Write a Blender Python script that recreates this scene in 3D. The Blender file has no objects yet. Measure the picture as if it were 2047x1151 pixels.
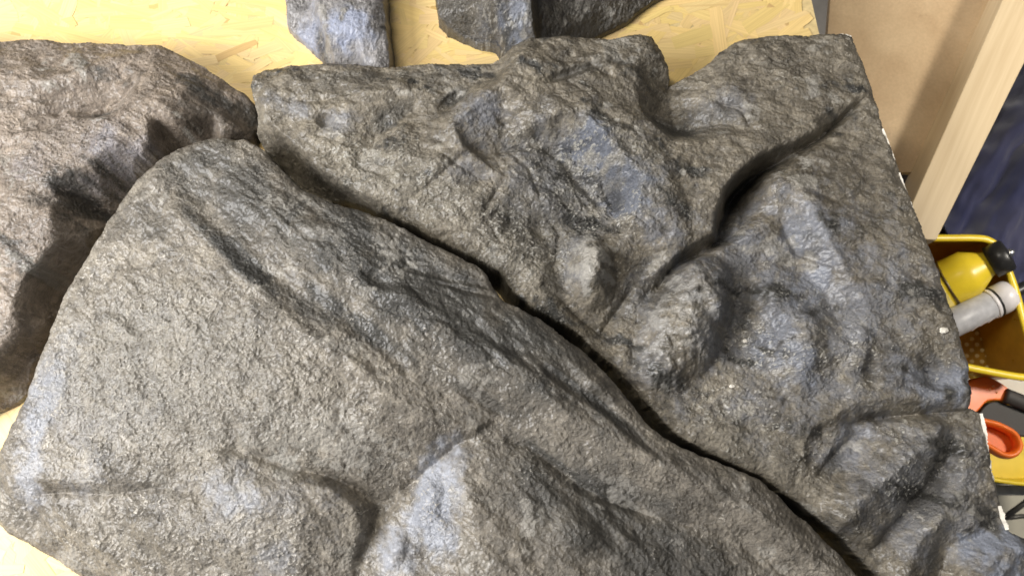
import bpy, bmesh, math, random
import numpy as np
from mathutils import Vector, Matrix
from mathutils.geometry import delaunay_2d_cdt
S = bpy.context.scene
C = S.collection

# ------------------------------------------------------------------ camera
FPX = 1770.0                                   # focal length in photo pixels (2047 wide)
TILT = math.radians(12)
cam_d = bpy.data.cameras.new('camera'); cam = bpy.data.objects.new('camera', cam_d); C.objects.link(cam)
cam_d.sensor_width = 36; cam_d.lens = 36*FPX/2047
cam_d.clip_start = 0.02; cam_d.clip_end = 60
DIST = 1.12
CAM = Vector((0, -DIST*math.sin(TILT), 0.10 + DIST*math.cos(TILT)))
cam.location = CAM; cam.rotation_euler = (TILT, 0, 0)
cam_d.dof.use_dof = True; cam_d.dof.focus_distance = 1.08; cam_d.dof.aperture_fstop = 5.6
S.camera = cam
ROT = Matrix.Rotation(TILT, 3, 'X')

def at(px, py, z):
    d = ROT @ Vector(((px-1023.5)/FPX, -(py-575.5)/FPX, -1.0))
    t = (z - CAM.z)/d.z
    return (CAM.x + d.x*t, CAM.y + d.y*t)
def at3(px, py, z):
    x, y = at(px, py, z); return Vector((x, y, z))

# ------------------------------------------------------------------ light
w = bpy.data.worlds.new('World'); S.world = w; w.use_nodes = True
bg = w.node_tree.nodes['Background']
bg.inputs[0].default_value = (0.80, 0.84, 0.95, 1); bg.inputs[1].default_value = 0.125
def area(name, loc, target, size, power, col, sy=None):
    l = bpy.data.lights.new(name, 'AREA'); l.energy = power; l.color = col
    l.shape = 'RECTANGLE'; l.size = size; l.size_y = sy or size
    o = bpy.data.objects.new(name, l); C.objects.link(o); o.location = loc
    o.rotation_euler = (Vector(target)-Vector(loc)).to_track_quat('-Z', 'Y').to_euler()
    return o
area('window_light', (-1.62, -0.30, 1.26), (0, 0, 0.1), 1.0, 82, (1.0, 0.985, 0.975), 1.1)
area('ceiling_lamp', (-0.75, 0.70, 1.9), (0.1, 0, 0.1), 0.12, 25, (1.0, 0.92, 0.78), 1.2)
lr = area('tool_fill_light', (1.45, 0.25, 1.2), (1.15, 0.15, -.3), 0.25, 5.5, (1.0, 0.93, 0.82)); lr.data.spread = math.radians(75)  # added fill to brighten the tools, no known lamp of the room
S.view_settings.view_transform = 'Standard'; S.view_settings.look = 'None'
S.view_settings.exposure = 0.0; S.view_settings.gamma = 1.0; S.view_settings.use_curve_mapping = False

# ------------------------------------------------------------------ helpers
def tag(o, label=None, cat=None, group=None, kind=None):
    if label: o['label'] = label
    if cat: o['category'] = cat
    if group: o['group'] = group
    if kind: o['kind'] = kind
    return o
def empty(name, loc=(0, 0, 0)):
    o = bpy.data.objects.new(name, None); C.objects.link(o); o.location = loc
    o.empty_display_size = 0.02
    return o
def mesh_obj(name, verts, faces, mat, parent=None, smooth=True):
    me = bpy.data.meshes.new(name)
    me.from_pydata([tuple(v) for v in verts], [], faces)
    me.materials.append(mat)
    if smooth: me.shade_smooth()
    o = bpy.data.objects.new(name, me); C.objects.link(o)
    if parent:
        o.parent = parent
        o.matrix_parent_inverse = Matrix.Translation(parent.location).inverted() if parent.type == 'EMPTY' else Matrix()
    return o
def bm_obj(name, bm, mat, parent=None, smooth=False, bevel=0, seg=2):
    me = bpy.data.meshes.new(name)
    bmesh.ops.recalc_face_normals(bm, faces=bm.faces)
    bm.to_mesh(me); bm.free(); me.materials.append(mat)
    if smooth: me.shade_smooth()
    o = bpy.data.objects.new(name, me); C.objects.link(o)
    if parent:
        o.parent = parent
        o.matrix_parent_inverse = Matrix.Translation(parent.location).inverted() if parent.type == 'EMPTY' else Matrix()
    if bevel:
        b = o.modifiers.new('bevel', 'BEVEL'); b.width = bevel; b.segments = seg; b.limit_method = 'ANGLE'
        me.shade_smooth()
        wn = o.modifiers.new('wn', 'WEIGHTED_NORMAL')
    return o
def prism(poly, z0, z1, bm=None):
    bm = bm or bmesh.new()
    a = [bm.verts.new((p[0], p[1], z0)) for p in poly]; b = [bm.verts.new((p[0], p[1], z1)) for p in poly]
    bm.faces.new(a[::-1]); bm.faces.new(b)
    for i in range(len(poly)):
        j = (i+1) % len(poly); bm.faces.new((a[i], a[j], b[j], b[i]))
    return bm
def lathe(profile, origin, axis, seg=40, bm=None):
    """profile (t along axis, radius)"""
    bm = bm or bmesh.new()
    axis = Vector(axis).normalized(); u = axis.orthogonal().normalized(); v = axis.cross(u)
    rings = []
    for t, r in profile:
        c = Vector(origin)+axis*t
        rings.append([bm.verts.new(c+(u*math.cos(a)+v*math.sin(a))*max(r, 1e-5)) for a in [2*math.pi*k/seg for k in range(seg)]])
    for r0, r1 in zip(rings, rings[1:]):
        for k in range(seg):
            bm.faces.new((r0[k], r0[(k+1) % seg], r1[(k+1) % seg], r1[k]))
    bm.faces.new(rings[0][::-1]); bm.faces.new(rings[-1])
    return bm
def catmull(pts, n=8, closed=False):
    pts = [Vector(p) for p in pts]; out = []
    N = len(pts); rng = N if closed else N-1
    for i in range(rng):
        p0 = pts[(i-1) % N] if closed or i > 0 else pts[0]*2-pts[1]
        p1 = pts[i]; p2 = pts[(i+1) % N]
        p3 = pts[(i+2) % N] if closed or i+2 < N else pts[-1]*2-pts[-2]
        for k in range(n):
            t = k/n
            out.append(0.5*((2*p1)+(p2-p0)*t+(2*p0-5*p1+4*p2-p3)*t*t+(3*p1-p0-3*p2+p3)*t**3))
    if not closed: out.append(pts[-1])
    return out
def tube(path, rx, rz=None, seg=14, closed=False, bm=None):
    """tube with a horizontal radius rx and a vertical radius rz"""
    bm = bm or bmesh.new(); rz = rz or rx
    n = len(path); rings = []
    for i, p in enumerate(path):
        a = path[(i-1) % n] if closed or i else path[i]; b = path[(i+1) % n] if closed or i < n-1 else path[i]
        t = (b-a).normalized()
        s = t.cross(Vector((0, 0, 1)))
        s = s.normalized() if s.length > 1e-4 else Vector((1, 0, 0))
        up = s.cross(t)
        R = rx(i/n) if callable(rx) else rx
        Z = rz(i/n) if callable(rz) else rz
        rings.append([bm.verts.new(p+s*math.cos(q)*R+up*math.sin(q)*Z) for q in [2*math.pi*k/seg for k in range(seg)]])
    m = n if closed else n-1
    for i in range(m):
        r0, r1 = rings[i], rings[(i+1) % n]
        for k in range(seg):
            bm.faces.new((r0[k], r0[(k+1) % seg], r1[(k+1) % seg], r1[k]))
    if not closed:
        bm.faces.new(rings[0][::-1]); bm.faces.new(rings[-1])
    return bm

# ------------------------------------------------------------------ numpy noise
def perlin(x, y, seed):
    rs = np.random.RandomState(seed); perm = rs.permutation(512)
    ang = rs.rand(512)*2*np.pi; gx = np.cos(ang); gy = np.sin(ang)
    xi = np.floor(x).astype(np.int64); yi = np.floor(y).astype(np.int64)
    xf = x-xi; yf = y-yi
    def g(ix, iy, dx, dy):
        h = perm[(perm[ix & 511] + iy) & 511]
        return gx[h]*dx+gy[h]*dy
    u = xf*xf*xf*(xf*(xf*6-15)+10); v = yf*yf*yf*(yf*(yf*6-15)+10)
    a = g(xi, yi, xf, yf); b = g(xi+1, yi, xf-1, yf); c = g(xi, yi+1, xf, yf-1); d = g(xi+1, yi+1, xf-1, yf-1)
    return ((a*(1-u)+b*u)*(1-v)+(c*(1-u)+d*u)*v)*1.5
def fbm(x, y, seed, oct=4, gain=.5):
    s = 0; a = 1; t = 0
    for o in range(oct):
        s = s+a*perlin(x*2**o+13.7*o, y*2**o-7.1*o, seed+o); t += a; a *= gain
    return s/t
def sstep(a, b, x):
    t = np.clip((x-a)/(b-a), 0, 1); return t*t*(3-2*t)
def gblur(A, sig):
    if sig < .3: return A
    r = int(3*sig)+1; k = np.exp(-.5*(np.arange(-r, r+1)/sig)**2); k /= k.sum()
    out = np.pad(A, ((r, r), (0, 0)), mode='edge'); B = sum(k[i]*out[i:i+A.shape[0]] for i in range(2*r+1))
    out = np.pad(B, ((0, 0), (r, r)), mode='edge'); return sum(k[i]*out[:, i:i+A.shape[1]] for i in range(2*r+1))

# ------------------------------------------------------------------ materials
def mat(name):
    m = bpy.data.materials.new(name); m.use_nodes = True
    nt = m.node_tree; return m, nt, nt.nodes['Principled BSDF']
def nd(nt, t, **kw):
    n = nt.nodes.new(t)
    for k, v in kw.items():
        if k[0] == 'i' and k[1:].isdigit(): n.inputs[int(k[1:])].default_value = v
        elif k.startswith('in_'): n.inputs[k[3:].replace('_', ' ')].default_value = v
        else: setattr(n, k, v)
    return n
def ramp(nt, fac, stops):
    r = nt.nodes.new('ShaderNodeValToRGB'); e = r.color_ramp.elements
    while len(e) < len(stops): e.new(.5)
    for k, (p, c) in enumerate(stops):
        e[k].position = p; e[k].color = (c, c, c, 1) if isinstance(c, float) else (*c, 1)
    nt.links.new(fac, r.inputs[0]); return r.outputs[0]
def mixc(nt, fac, a, b, mode='MIX'):
    m = nt.nodes.new('ShaderNodeMix'); m.data_type = 'RGBA'; m.blend_type = mode
    for s, v in ((m.inputs[0], fac), (m.inputs[6], a), (m.inputs[7], b)):
        if isinstance(v, bpy.types.NodeSocket): nt.links.new(v, s)
        elif isinstance(v, (int, float)): s.default_value = v
        else: s.default_value = (*v, 1)
    return m.outputs[2]
def simple(name, col, rough=.5, metal=0, noise=.12, scale=60, bump=.0, **kw):
    m, nt, b = mat(name)
    tc = nd(nt, 'ShaderNodeTexCoord')
    n = nd(nt, 'ShaderNodeTexNoise', in_Scale=scale, in_Detail=5.0, in_Roughness=.6); nt.links.new(tc.outputs['Object'], n.inputs['Vector'])
    c0 = tuple(max(0, c*(1-noise*2)) for c in col); c1 = tuple(min(1, c*(1+noise)) for c in col)
    nt.links.new(mixc(nt, ramp(nt, n.outputs[0], [(.3, 0.), (.7, 1.)]), c0, c1), b.inputs['Base Color'])
    rr = nd(nt, 'ShaderNodeMapRange'); nt.links.new(n.outputs[0], rr.inputs[0])
    rr.inputs[3].default_value = max(0, rough-.1); rr.inputs[4].default_value = min(1, rough+.12); nt.links.new(rr.outputs[0], b.inputs['Roughness'])
    b.inputs['Metallic'].default_value = metal
    if bump:
        bn = nd(nt, 'ShaderNodeBump', in_Strength=bump, in_Distance=.001); nt.links.new(n.outputs[0], bn.inputs['Height']); nt.links.new(bn.outputs[0], b.inputs['Normal'])
    for k, v in kw.items(): b.inputs[k.replace('_', ' ')].default_value = v
    return m

def rock_material(name, base_a, base_b, blue, pale, spec=.5, dark=(.035, .033, .028)):
    m, nt, b = mat(name); L = nt.links
    tc = nd(nt, 'ShaderNodeTexCoord'); ob = tc.outputs['Object']
    at_ = nd(nt, 'ShaderNodeAttribute', attribute_name='tint_shade'); sep = nd(nt, 'ShaderNodeSeparateColor'); L.new(at_.outputs['Color'], sep.inputs[0])
    at2 = nd(nt, 'ShaderNodeAttribute', attribute_name='relief')            # dry-brushed tops, grain amount
    sep2 = nd(nt, 'ShaderNodeSeparateColor'); L.new(at2.outputs['Color'], sep2.inputs[0])
    n1 = nd(nt, 'ShaderNodeTexNoise', in_Scale=14.0, in_Detail=8.0, in_Roughness=.65, in_Distortion=.6); L.new(ob, n1.inputs['Vector'])
    n2 = nd(nt, 'ShaderNodeTexNoise', in_Scale=210.0, in_Detail=6.0, in_Roughness=.72, in_Distortion=.25); L.new(ob, n2.inputs['Vector'])
    n3 = nd(nt, 'ShaderNodeTexNoise', in_Scale=480.0, in_Detail=3.0, in_Roughness=.75, in_Distortion=.2); L.new(ob, n3.inputs['Vector'])
    col = mixc(nt, ramp(nt, n1.outputs[0], [(.36, 0.), (.62, 1.)]), base_a, base_b)
    nL = nd(nt, 'ShaderNodeTexNoise', in_Scale=42.0, in_Detail=6.0, in_Roughness=.7, in_Distortion=1.5); L.new(ob, nL.inputs['Vector'])
    col = mixc(nt, 1.0, col, ramp(nt, nL.outputs[0], [(.34, (.52, .51, .48)), (.48, (.92, .91, .89)), (.66, (1.45, 1.43, 1.38))]), 'MULTIPLY')
    mR = nd(nt, 'ShaderNodeMath', operation='MULTIPLY'); L.new(sep2.outputs[1], mR.inputs[0]); L.new(nL.outputs[0], mR.inputs[1])
    mR2 = nd(nt, 'ShaderNodeMapRange', i1=.2, i2=.75, i3=0.0, i4=.5); L.new(mR.outputs[0], mR2.inputs[0])
    col = mixc(nt, mR2.outputs[0], col, tuple(c*.62 for c in pale))
    mB = nd(nt, 'ShaderNodeMapRange', i1=.1, i2=1.0, i3=.62, i4=1.46); L.new(sep2.outputs[1], mB.inputs[0])
    cB = nd(nt, 'ShaderNodeCombineColor')
    for q in range(3): L.new(mB.outputs[0], cB.inputs[q])
    col = mixc(nt, 1.0, col, cB.outputs[0], 'MULTIPLY')
    # blue-grey patches, broken up by grain
    ad = nd(nt, 'ShaderNodeMath', operation='MULTIPLY_ADD'); L.new(n2.outputs[0], ad.inputs[0]); ad.inputs[1].default_value = .7; L.new(sep.outputs[0], ad.inputs[2])
    f = ramp(nt, ad.outputs[0], [(.38, 0.), (1.15, 1.)])
    mr = nd(nt, 'ShaderNodeMapRange', i1=.46, i2=1.28); L.new(ad.outputs[0], mr.inputs[0])
    col = mixc(nt, mr.outputs[0], col, blue)
    # dark stains, with shade of hollows and right-facing slopes painted in
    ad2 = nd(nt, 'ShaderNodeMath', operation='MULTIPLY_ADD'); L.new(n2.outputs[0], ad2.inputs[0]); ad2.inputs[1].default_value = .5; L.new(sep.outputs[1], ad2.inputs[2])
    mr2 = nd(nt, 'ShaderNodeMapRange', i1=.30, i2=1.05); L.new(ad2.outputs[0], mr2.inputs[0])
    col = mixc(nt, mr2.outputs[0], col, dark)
    # pale dry brushing on the raised grain
    ad3 = nd(nt, 'ShaderNodeMath', operation='MULTIPLY_ADD'); L.new(n3.outputs[0], ad3.inputs[0]); ad3.inputs[1].default_value = .9; L.new(sep2.outputs[0], ad3.inputs[2])
    mr3 = nd(nt, 'ShaderNodeMapRange', i1=.60, i2=1.0); L.new(ad3.outputs[0], mr3.inputs[0])
    mul = nd(nt, 'ShaderNodeMath', operation='MULTIPLY'); L.new(mr3.outputs[0], mul.inputs[0]); mul.inputs[1].default_value = .7
    col = mixc(nt, mul.outputs[0], col, pale)
    mr4 = nd(nt, 'ShaderNodeMapRange', i1=.35, i2=.75); 
    ad4 = nd(nt, 'ShaderNodeMath', operation='MULTIPLY_ADD'); L.new(n2.outputs[0], ad4.inputs[0]); ad4.inputs[1].default_value = .5; L.new(sep.outputs[2], ad4.inputs[2])
    mr4.inputs[1].default_value = .6; mr4.inputs[2].default_value = 1.15; L.new(ad4.outputs[0], mr4.inputs[0])
    col = mixc(nt, mr4.outputs[0], col, (.38, .36, .32))
    # fine value grain
    g = ramp(nt, n3.outputs[0], [(.25, .80), (.75, 1.16)])
    col = mixc(nt, 1.0, col, g, 'MULTIPLY')
    L.new(col, b.inputs['Base Color'])
    rr = nd(nt, 'ShaderNodeMapRange', i3=.24, i4=.62); rr.inputs[1].default_value = .35; rr.inputs[2].default_value = .65
    L.new(n2.outputs[0], rr.inputs[0]); L.new(rr.outputs[0], b.inputs['Roughness'])
    b.inputs['Specular IOR Level'].default_value = spec
    b.inputs['Coat Weight'].default_value = .40; b.inputs['Coat Roughness'].default_value = .28
    # bump: crinkles and grain, stronger where the relief attribute says so
    vo = nd(nt, 'ShaderNodeTexVoronoi', in_Scale=190.0, feature='F1'); 
    wv = nd(nt, 'ShaderNodeVectorMath', operation='MULTIPLY_ADD'); L.new(n2.outputs['Color'], wv.inputs[0]); wv.inputs[1].default_value = (.008, .008, .008); L.new(ob, wv.inputs[2])
    L.new(wv.outputs[0], vo.inputs['Vector'])
    s1 = nd(nt, 'ShaderNodeMath', operation='MULTIPLY_ADD'); L.new(n2.outputs[0], s1.inputs[0]); s1.inputs[1].default_value = 1.6; L.new(vo.outputs['Distance'], s1.inputs[2])
    s2 = nd(nt, 'ShaderNodeMath', operation='MULTIPLY_ADD'); L.new(n3.outputs[0], s2.inputs[0]); s2.inputs[1].default_value = .9; L.new(s1.outputs[0], s2.inputs[2])
    st = nd(nt, 'ShaderNodeMapRange', i3=.2, i4=1.0); L.new(sep2.outputs[1], st.inputs[0])
    bp = nd(nt, 'ShaderNodeBump', in_Distance=.0042); L.new(s2.outputs[0], bp.inputs['Height']); L.new(st.outputs[0], bp.inputs['Strength'])
    L.new(bp.outputs[0], b.inputs['Normal'])
    return m

# ------------------------------------------------------------------ rock slabs
STEP = 0.00108
def rock(name, outline, lines, pts, material, base_z=0.0, grain_dir=0.0, bumps=(), blue=(), stain_shade=(), pale=(), rough=(), smooth_mm=5.0,
         mid=.0035, grain=.0012, seed=1, zoff=0.0, step=STEP, ragged=.0016, roundr=.006, cuts=(), grain_default=.42, stain=.7, dust=.6, facet=1.15, sharp=.35):
    """heights in mm above the board; every control point is placed where the piece really stands"""
    V = []; H = []; E = []
    def add(p):
        z = p[2]/1000+zoff; x, y = at(p[0], p[1], z); V.append(Vector((x, y))); H.append(z); return len(V)-1
    oi = [add(p) for p in outline]
    for a, b_ in zip(oi, oi[1:]+oi[:1]): E.append((a, b_))
    for ln in lines:
        li = [add(p) for p in ln]
        E += list(zip(li, li[1:]))
    for p in pts: add(p)
    vo, eo, fo, ov, _, _ = delaunay_2d_cdt(V, E, [], 0, 1e-6)
    vx = np.array([v[:] for v in vo]); src = np.array([v[:] for v in V]); Hs = np.array(H)
    hz = np.empty(len(vo))
    for i in range(len(vo)):
        if ov[i]: hz[i] = Hs[ov[i][0]]
        else:
            d = ((src-vx[i])**2).sum(1); k = np.argsort(d)[:3]; hz[i] = np.average(Hs[k], weights=1/np.sqrt(d[k]+1e-9))
    P = np.array([V[i][:] for i in oi])
    x0, y0 = P.min(0)-.018; x1, y1 = P.max(0)+.018
    nx = int((x1-x0)/step)+1; ny = int((y1-y0)/step)+1
    gx = x0+np.arange(nx)*step; gy = y0+np.arange(ny)*step
    X, Y = np.meshgrid(gx, gy)
    Z = np.zeros_like(X); M = np.zeros_like(X)
    for f in fo:
        for k in range(1, len(f)-1):
            a, b_, c = vx[f[0]], vx[f[k]], vx[f[k+1]]
            ha, hb, hc = hz[f[0]], hz[f[k]], hz[f[k+1]]
            i0 = max(0, int((min(a[0], b_[0], c[0])-x0)/step)); i1 = min(nx, int((max(a[0], b_[0], c[0])-x0)/step)+2)
            j0 = max(0, int((min(a[1], b_[1], c[1])-y0)/step)); j1 = min(ny, int((max(a[1], b_[1], c[1])-y0)/step)+2)
            if i1 <= i0 or j1 <= j0: continue
            xx = X[j0:j1, i0:i1]; yy = Y[j0:j1, i0:i1]
            den = (b_[1]-c[1])*(a[0]-c[0])+(c[0]-b_[0])*(a[1]-c[1])
            if abs(den) < 1e-12: continue
            w0 = ((b_[1]-c[1])*(xx-c[0])+(c[0]-b_[0])*(yy-c[1]))/den
            w1 = ((c[1]-a[1])*(xx-c[0])+(a[0]-c[0])*(yy-c[1]))/den
            w2 = 1-w0-w1; e = -1e-6
            ins = (w0 >= e) & (w1 >= e) & (w2 >= e)
            Z[j0:j1, i0:i1][ins] = (w0*ha+w1*hb+w2*hc)[ins]; M[j0:j1, i0:i1][ins] = 1
    # signed distance to the outline (positive inside)
    d2 = np.full(X.shape, 1e9); inside = np.zeros(X.shape, bool)
    for i in range(len(P)):
        a = P[i]; b_ = P[(i+1) % len(P)]; ab = b_-a
        t = np.clip(((X-a[0])*ab[0]+(Y-a[1])*ab[1])/(ab@ab+1e-12), 0, 1)
        d2 = np.minimum(d2, (X-a[0]-t*ab[0])**2+(Y-a[1]-t*ab[1])**2)
        if abs(ab[1]) > 1e-9:
            c = ((a[1] > Y) != (b_[1] > Y)) & (X < (b_[0]-a[0])*(Y-a[1])/ab[1]+a[0]); inside ^= c
    sd = np.where(inside, 1, -1)*np.sqrt(d2)
    M = M*inside; Z = Z*M
    sg = smooth_mm/1000/step
    Zs = gblur(Z, sg)/np.maximum(gblur(M, sg), 1e-4)
    Zt = gblur(Z, .35*sg)/np.maximum(gblur(M, .35*sg), 1e-4)
    wv = sstep(-.15, .25, fbm(X*11, Y*11, seed+40, 3))
    Z = np.where(inside, Zs*(1-.6*wv)+Zt*.6*wv, Zs)
    Z = Z+sharp*(Z-gblur(Z, .028/step))*sstep(-.002, .03, sd)          # sharpen the large relief
    def ell(e):
        px, py, rx, ry, ang = e[:5]; cx, cy = at(px, py, zoff+.11); s = 1.02/FPX; a = math.radians(ang)
        dx = X-cx; dy = Y-cy; u = dx*math.cos(a)-dy*math.sin(a); v = dx*math.sin(a)+dy*math.cos(a)
        return (u/(rx*s))**2+(v/(ry*s))**2
    warp = fbm(X*22, Y*22, seed+9, 4)
    for e in bumps:
        q = np.maximum(ell(e)+.22*warp, 0); Z = Z+e[5]/1000*np.clip(1-q, 0, 1)**1.35
    for (ln, wd, dp) in cuts:                 # creases: polyline, half width mm, depth mm
        pp = [np.array(at(p[0], p[1], zoff+.11)) for p in ln]; dd = np.full(X.shape, 1e9); fr = np.zeros(X.shape)
        for i in range(len(pp)-1):
            a, b_ = pp[i], pp[i+1]; ab = b_-a
            t = np.clip(((X-a[0])*ab[0]+(Y-a[1])*ab[1])/(ab@ab), 0, 1)
            q = np.sqrt((X-a[0]-t*ab[0])**2+(Y-a[1]-t*ab[1])**2); m = q < dd; dd = np.where(m, q, dd); fr = np.where(m, (i+t)/(len(pp)-1), fr)
        dd = dd+.0035*warp
        Z = Z-dp/1000*np.exp(-np.abs(dd/(wd/1000))**1.5)*np.clip(4*fr*(1-fr)*1.6, 0, 1)
    fine = fbm(X*70, Y*70, seed+19, 4)
    B = np.zeros_like(X); D = np.zeros_like(X); Pl = np.zeros_like(X); R = np.full(X.shape, grain_default)
    for e in blue: B = np.maximum(B, e[5]*sstep(1.45, .1, np.sqrt(np.maximum(ell(e)+1.3*warp+.9*fine, 0))))
    for e in stain_shade: D = np.maximum(D, e[5]*sstep(1.25, .3, np.sqrt(np.maximum(ell(e)+.8*warp, 0))))
    for e in pale: Pl = np.maximum(Pl, e[5]*sstep(1.1, .5, np.sqrt(np.maximum(ell(e)+2.0*fine+.5*warp, 0))))
    for e in rough: R = R+(e[5]-R)*sstep(1.3, .3, np.sqrt(np.maximum(ell(e), 0)))
    ca, sa = math.cos(grain_dir), math.sin(grain_dir)
    U = X*ca+Y*sa; W_ = -X*sa+Y*ca
    # medium relief: lumps and shallow streaks along the grain
    Z = Z+mid*fbm(U*16, W_*30, seed+1, 4)*1.4+mid*.45*fbm(U*26, W_*80, seed+2, 3)
    # creased facets: sharp valleys where the noise crosses zero
    fx = fbm(X*14, Y*14, seed+51, 3)*.03
    fac = np.abs(perlin((U+fx)*17, (W_-fx)*27, seed+52))+.5*np.abs(perlin((U-fx)*38, (W_+fx)*55, seed+53))
    Z = Z+mid*facet*(fac-.4)*np.clip(.25+R, 0, 1)
    # crinkles
    wx = fbm(X*70, Y*70, seed+3, 3)*.006; wy = fbm(X*70+9, Y*70+4, seed+4, 3)*.006
    cr = 1-np.abs(perlin((U+wx)*95, (W_+wy)*150, seed+5))*2.2
    cr2 = 1-np.abs(perlin((U+wy)*190+5, (W_+wx)*270, seed+6))*2.2
    patch = .12+.88*sstep(-.3, .35, fbm(X*18, Y*18, seed+7, 4))
    cr = cr*.62+cr2*.38
    amp = (.25+1.25*R)*patch
    flake = .6*fbm((U+wx)*120, (W_+wy)*190, seed+21, 3, .7)+.7*fbm(U*260, W_*330, seed+22, 2, .8)
    crack = np.exp(-(perlin((X+wx)*55, (Y+wy)*55, seed+23)/.045)**2)*sstep(.05, .35, fbm(X*60, Y*60, seed+24, 3))
    Z = Z+grain*.62*cr*amp+grain*1.9*flake*(.14+1.25*R)-grain*1.6*crack*(.15+R)
    # rounded rim and ragged outline
    sdr = sd+ragged*fbm(X*42, Y*42, seed+11, 4)*2.0+ragged*.35*perlin(X*240, Y*240, seed+12)
    k = np.clip(1-sdr/roundr, 0, None)
    Z = Z-roundr*.55*np.clip(k, 0, 1)**2
    Zw = gblur(Z, 3.0)
    Z = np.where(sdr < .001, Zw, Z)
    sdr = np.where(sdr < -.0015, gblur(sdr, 2.2), sdr)
    out = np.clip(-sdr, 0, None)
    bz = base_z/1000+zoff
    Zf = Z-np.where(out < .001, out*32.0, .032+(out-.001)*8.0)
    cut = Zf < bz
    Zf = np.maximum(Zf, bz)
    keep = (sdr > -.0125) & ~(gblur(cut.astype(float), .8) > .97)
    vm = keep
    fm = vm[:-1, :-1] & vm[1:, :-1] & vm[:-1, 1:] & vm[1:, 1:]
    used = np.zeros(X.shape, bool)
    for s in (np.s_[:-1, :-1], np.s_[1:, :-1], np.s_[:-1, 1:], np.s_[1:, 1:]): used[s] |= fm
    idx = np.full(X.shape, -1); nv = int(used.sum()); idx[used] = np.arange(nv)
    co = np.stack([X[used], Y[used], Zf[used]], 1)
    F = np.stack([idx[:-1, :-1][fm], idx[:-1, 1:][fm], idx[1:, 1:][fm], idx[1:, :-1][fm]], 1)
    ox, oy = co[:, 0].mean(), co[:, 1].mean(); co = co-np.array([ox, oy, bz])
    me = bpy.data.meshes.new(name); me.vertices.add(nv); me.vertices.foreach_set('co', co.astype(np.float32).ravel())
    me.loops.add(F.size); me.loops.foreach_set('vertex_index', F.astype(np.int32).ravel())
    me.polygons.add(len(F)); me.polygons.foreach_set('loop_start', np.arange(0, F.size, 4, dtype=np.int32))
    me.polygons.foreach_set('loop_total', np.full(len(F), 4, np.int32))
    me.update(calc_edges=True); me.shade_smooth()
    ones = np.ones(nv)
    def attr(nm, r, g, b_):
        a = me.color_attributes.new(nm, 'FLOAT_COLOR', 'POINT')
        a.data.foreach_set('color', np.stack([r, g, b_, ones], 1).astype(np.float32).ravel())
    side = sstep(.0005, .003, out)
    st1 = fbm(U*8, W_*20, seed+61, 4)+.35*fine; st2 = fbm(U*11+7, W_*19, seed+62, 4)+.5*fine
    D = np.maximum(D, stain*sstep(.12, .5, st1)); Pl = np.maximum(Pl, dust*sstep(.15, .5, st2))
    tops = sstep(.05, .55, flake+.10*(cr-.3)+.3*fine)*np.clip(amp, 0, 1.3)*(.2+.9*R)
    D = np.maximum(D, .6*side); tops = tops*(1-side); B = B*(1-side); Pl = Pl*(1-side)  # side walls painted darker, standing in for shade in the gaps
    attr('tint_shade', B[used], D[used], Pl[used])
    attr('relief', tops[used], np.clip(R, 0, 1.2)[used], patch[used])
    me.materials.append(material)
    o = bpy.data.objects.new(name, me); C.objects.link(o); o.location = (ox, oy, bz)
    def surf(px, py, h=110):                 # a point on the surface seen at this place
        z = h/1000+zoff
        for _ in range(8):
            x, y = at(px, py, z); i = int(round((x-x0)/step)); j = int(round((y-y0)/step))
            i = min(max(i, 0), nx-1); j = min(max(j, 0), ny-1); z = z*.3+Zf[j, i]*.7
        return Vector((x, y, Zf[j, i]))
    o_surf[o.name] = surf
    return o
o_surf = {}

M_B = rock_material('grey_olive_rock_paint', (.112, .098, .078), (.232, .208, .172), (.33, .345, .388), (.62, .58, .51))
M_C = rock_material('grey_brown_rock_paint', (.102, .088, .066), (.212, .186, .144), (.195, .210, .250), (.56, .54, .48))
M_A = rock_material('red_brown_rock_paint', (.150, .121, .094), (.265, .218, .176), (.29, .29, .34), (.46, .40, .36))
M_D = rock_material('glossy_blue_grey_rock_paint', (.18, .175, .18), (.27, .26, .265), (.27, .30, .40), (.48, .46, .44), spec=.8)
M_E = rock_material('glossy_dark_rock_paint', (.040, .034, .025), (.068, .058, .042), (.18, .195, .235), (.40, .38, .34), spec=.8)

# --- rock B : the big slab across the lower left
edgeB = [(395, 283, 96), (440, 276, 100), (490, 278, 100), (525, 298, 102), (548, 325, 104), (575, 352, 106), (600, 375, 108), (640, 396, 110), (680, 409, 112),
         (720, 420, 113), (765, 436, 114), (810, 458, 115), (860, 484, 115), (905, 508, 116), (950, 527, 116), (972, 548, 116), (985, 572, 116), (1008, 600, 117),
         (1045, 618, 118), (1085, 640, 118), (1140, 682, 118), (1180, 714, 118), (1215, 748, 118), (1250, 790, 117), (1290, 842, 116), (1320, 870, 115), (1345, 884, 114),
         (1400, 908, 113), (1450, 928, 112), (1510, 952, 111), (1545, 980, 110), (1575, 1012, 109), (1625, 1052, 108), (1675, 1105, 107), (1720, 1160, 106), (1800, 1260, 104), (1830, 1310, 100)]
botB = [(1400, 1330, 110), (1000, 1330, 105), (600, 1320, 80), (330, 1290, 50), (230, 1215, 38), (180, 1165, 34), (120, 1122, 32), (60, 1090, 34), (10, 1062, 40), (-25, 1020, 44),
        (-20, 960, 52), (0, 900, 58), (22, 850, 62), (48, 800, 66), (72, 735, 70), (95, 670, 74), (128, 590, 78), (165, 525, 82), (200, 465, 85), (235, 412, 88), (275, 360, 90), (320, 318, 93), (360, 296, 95)]
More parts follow.
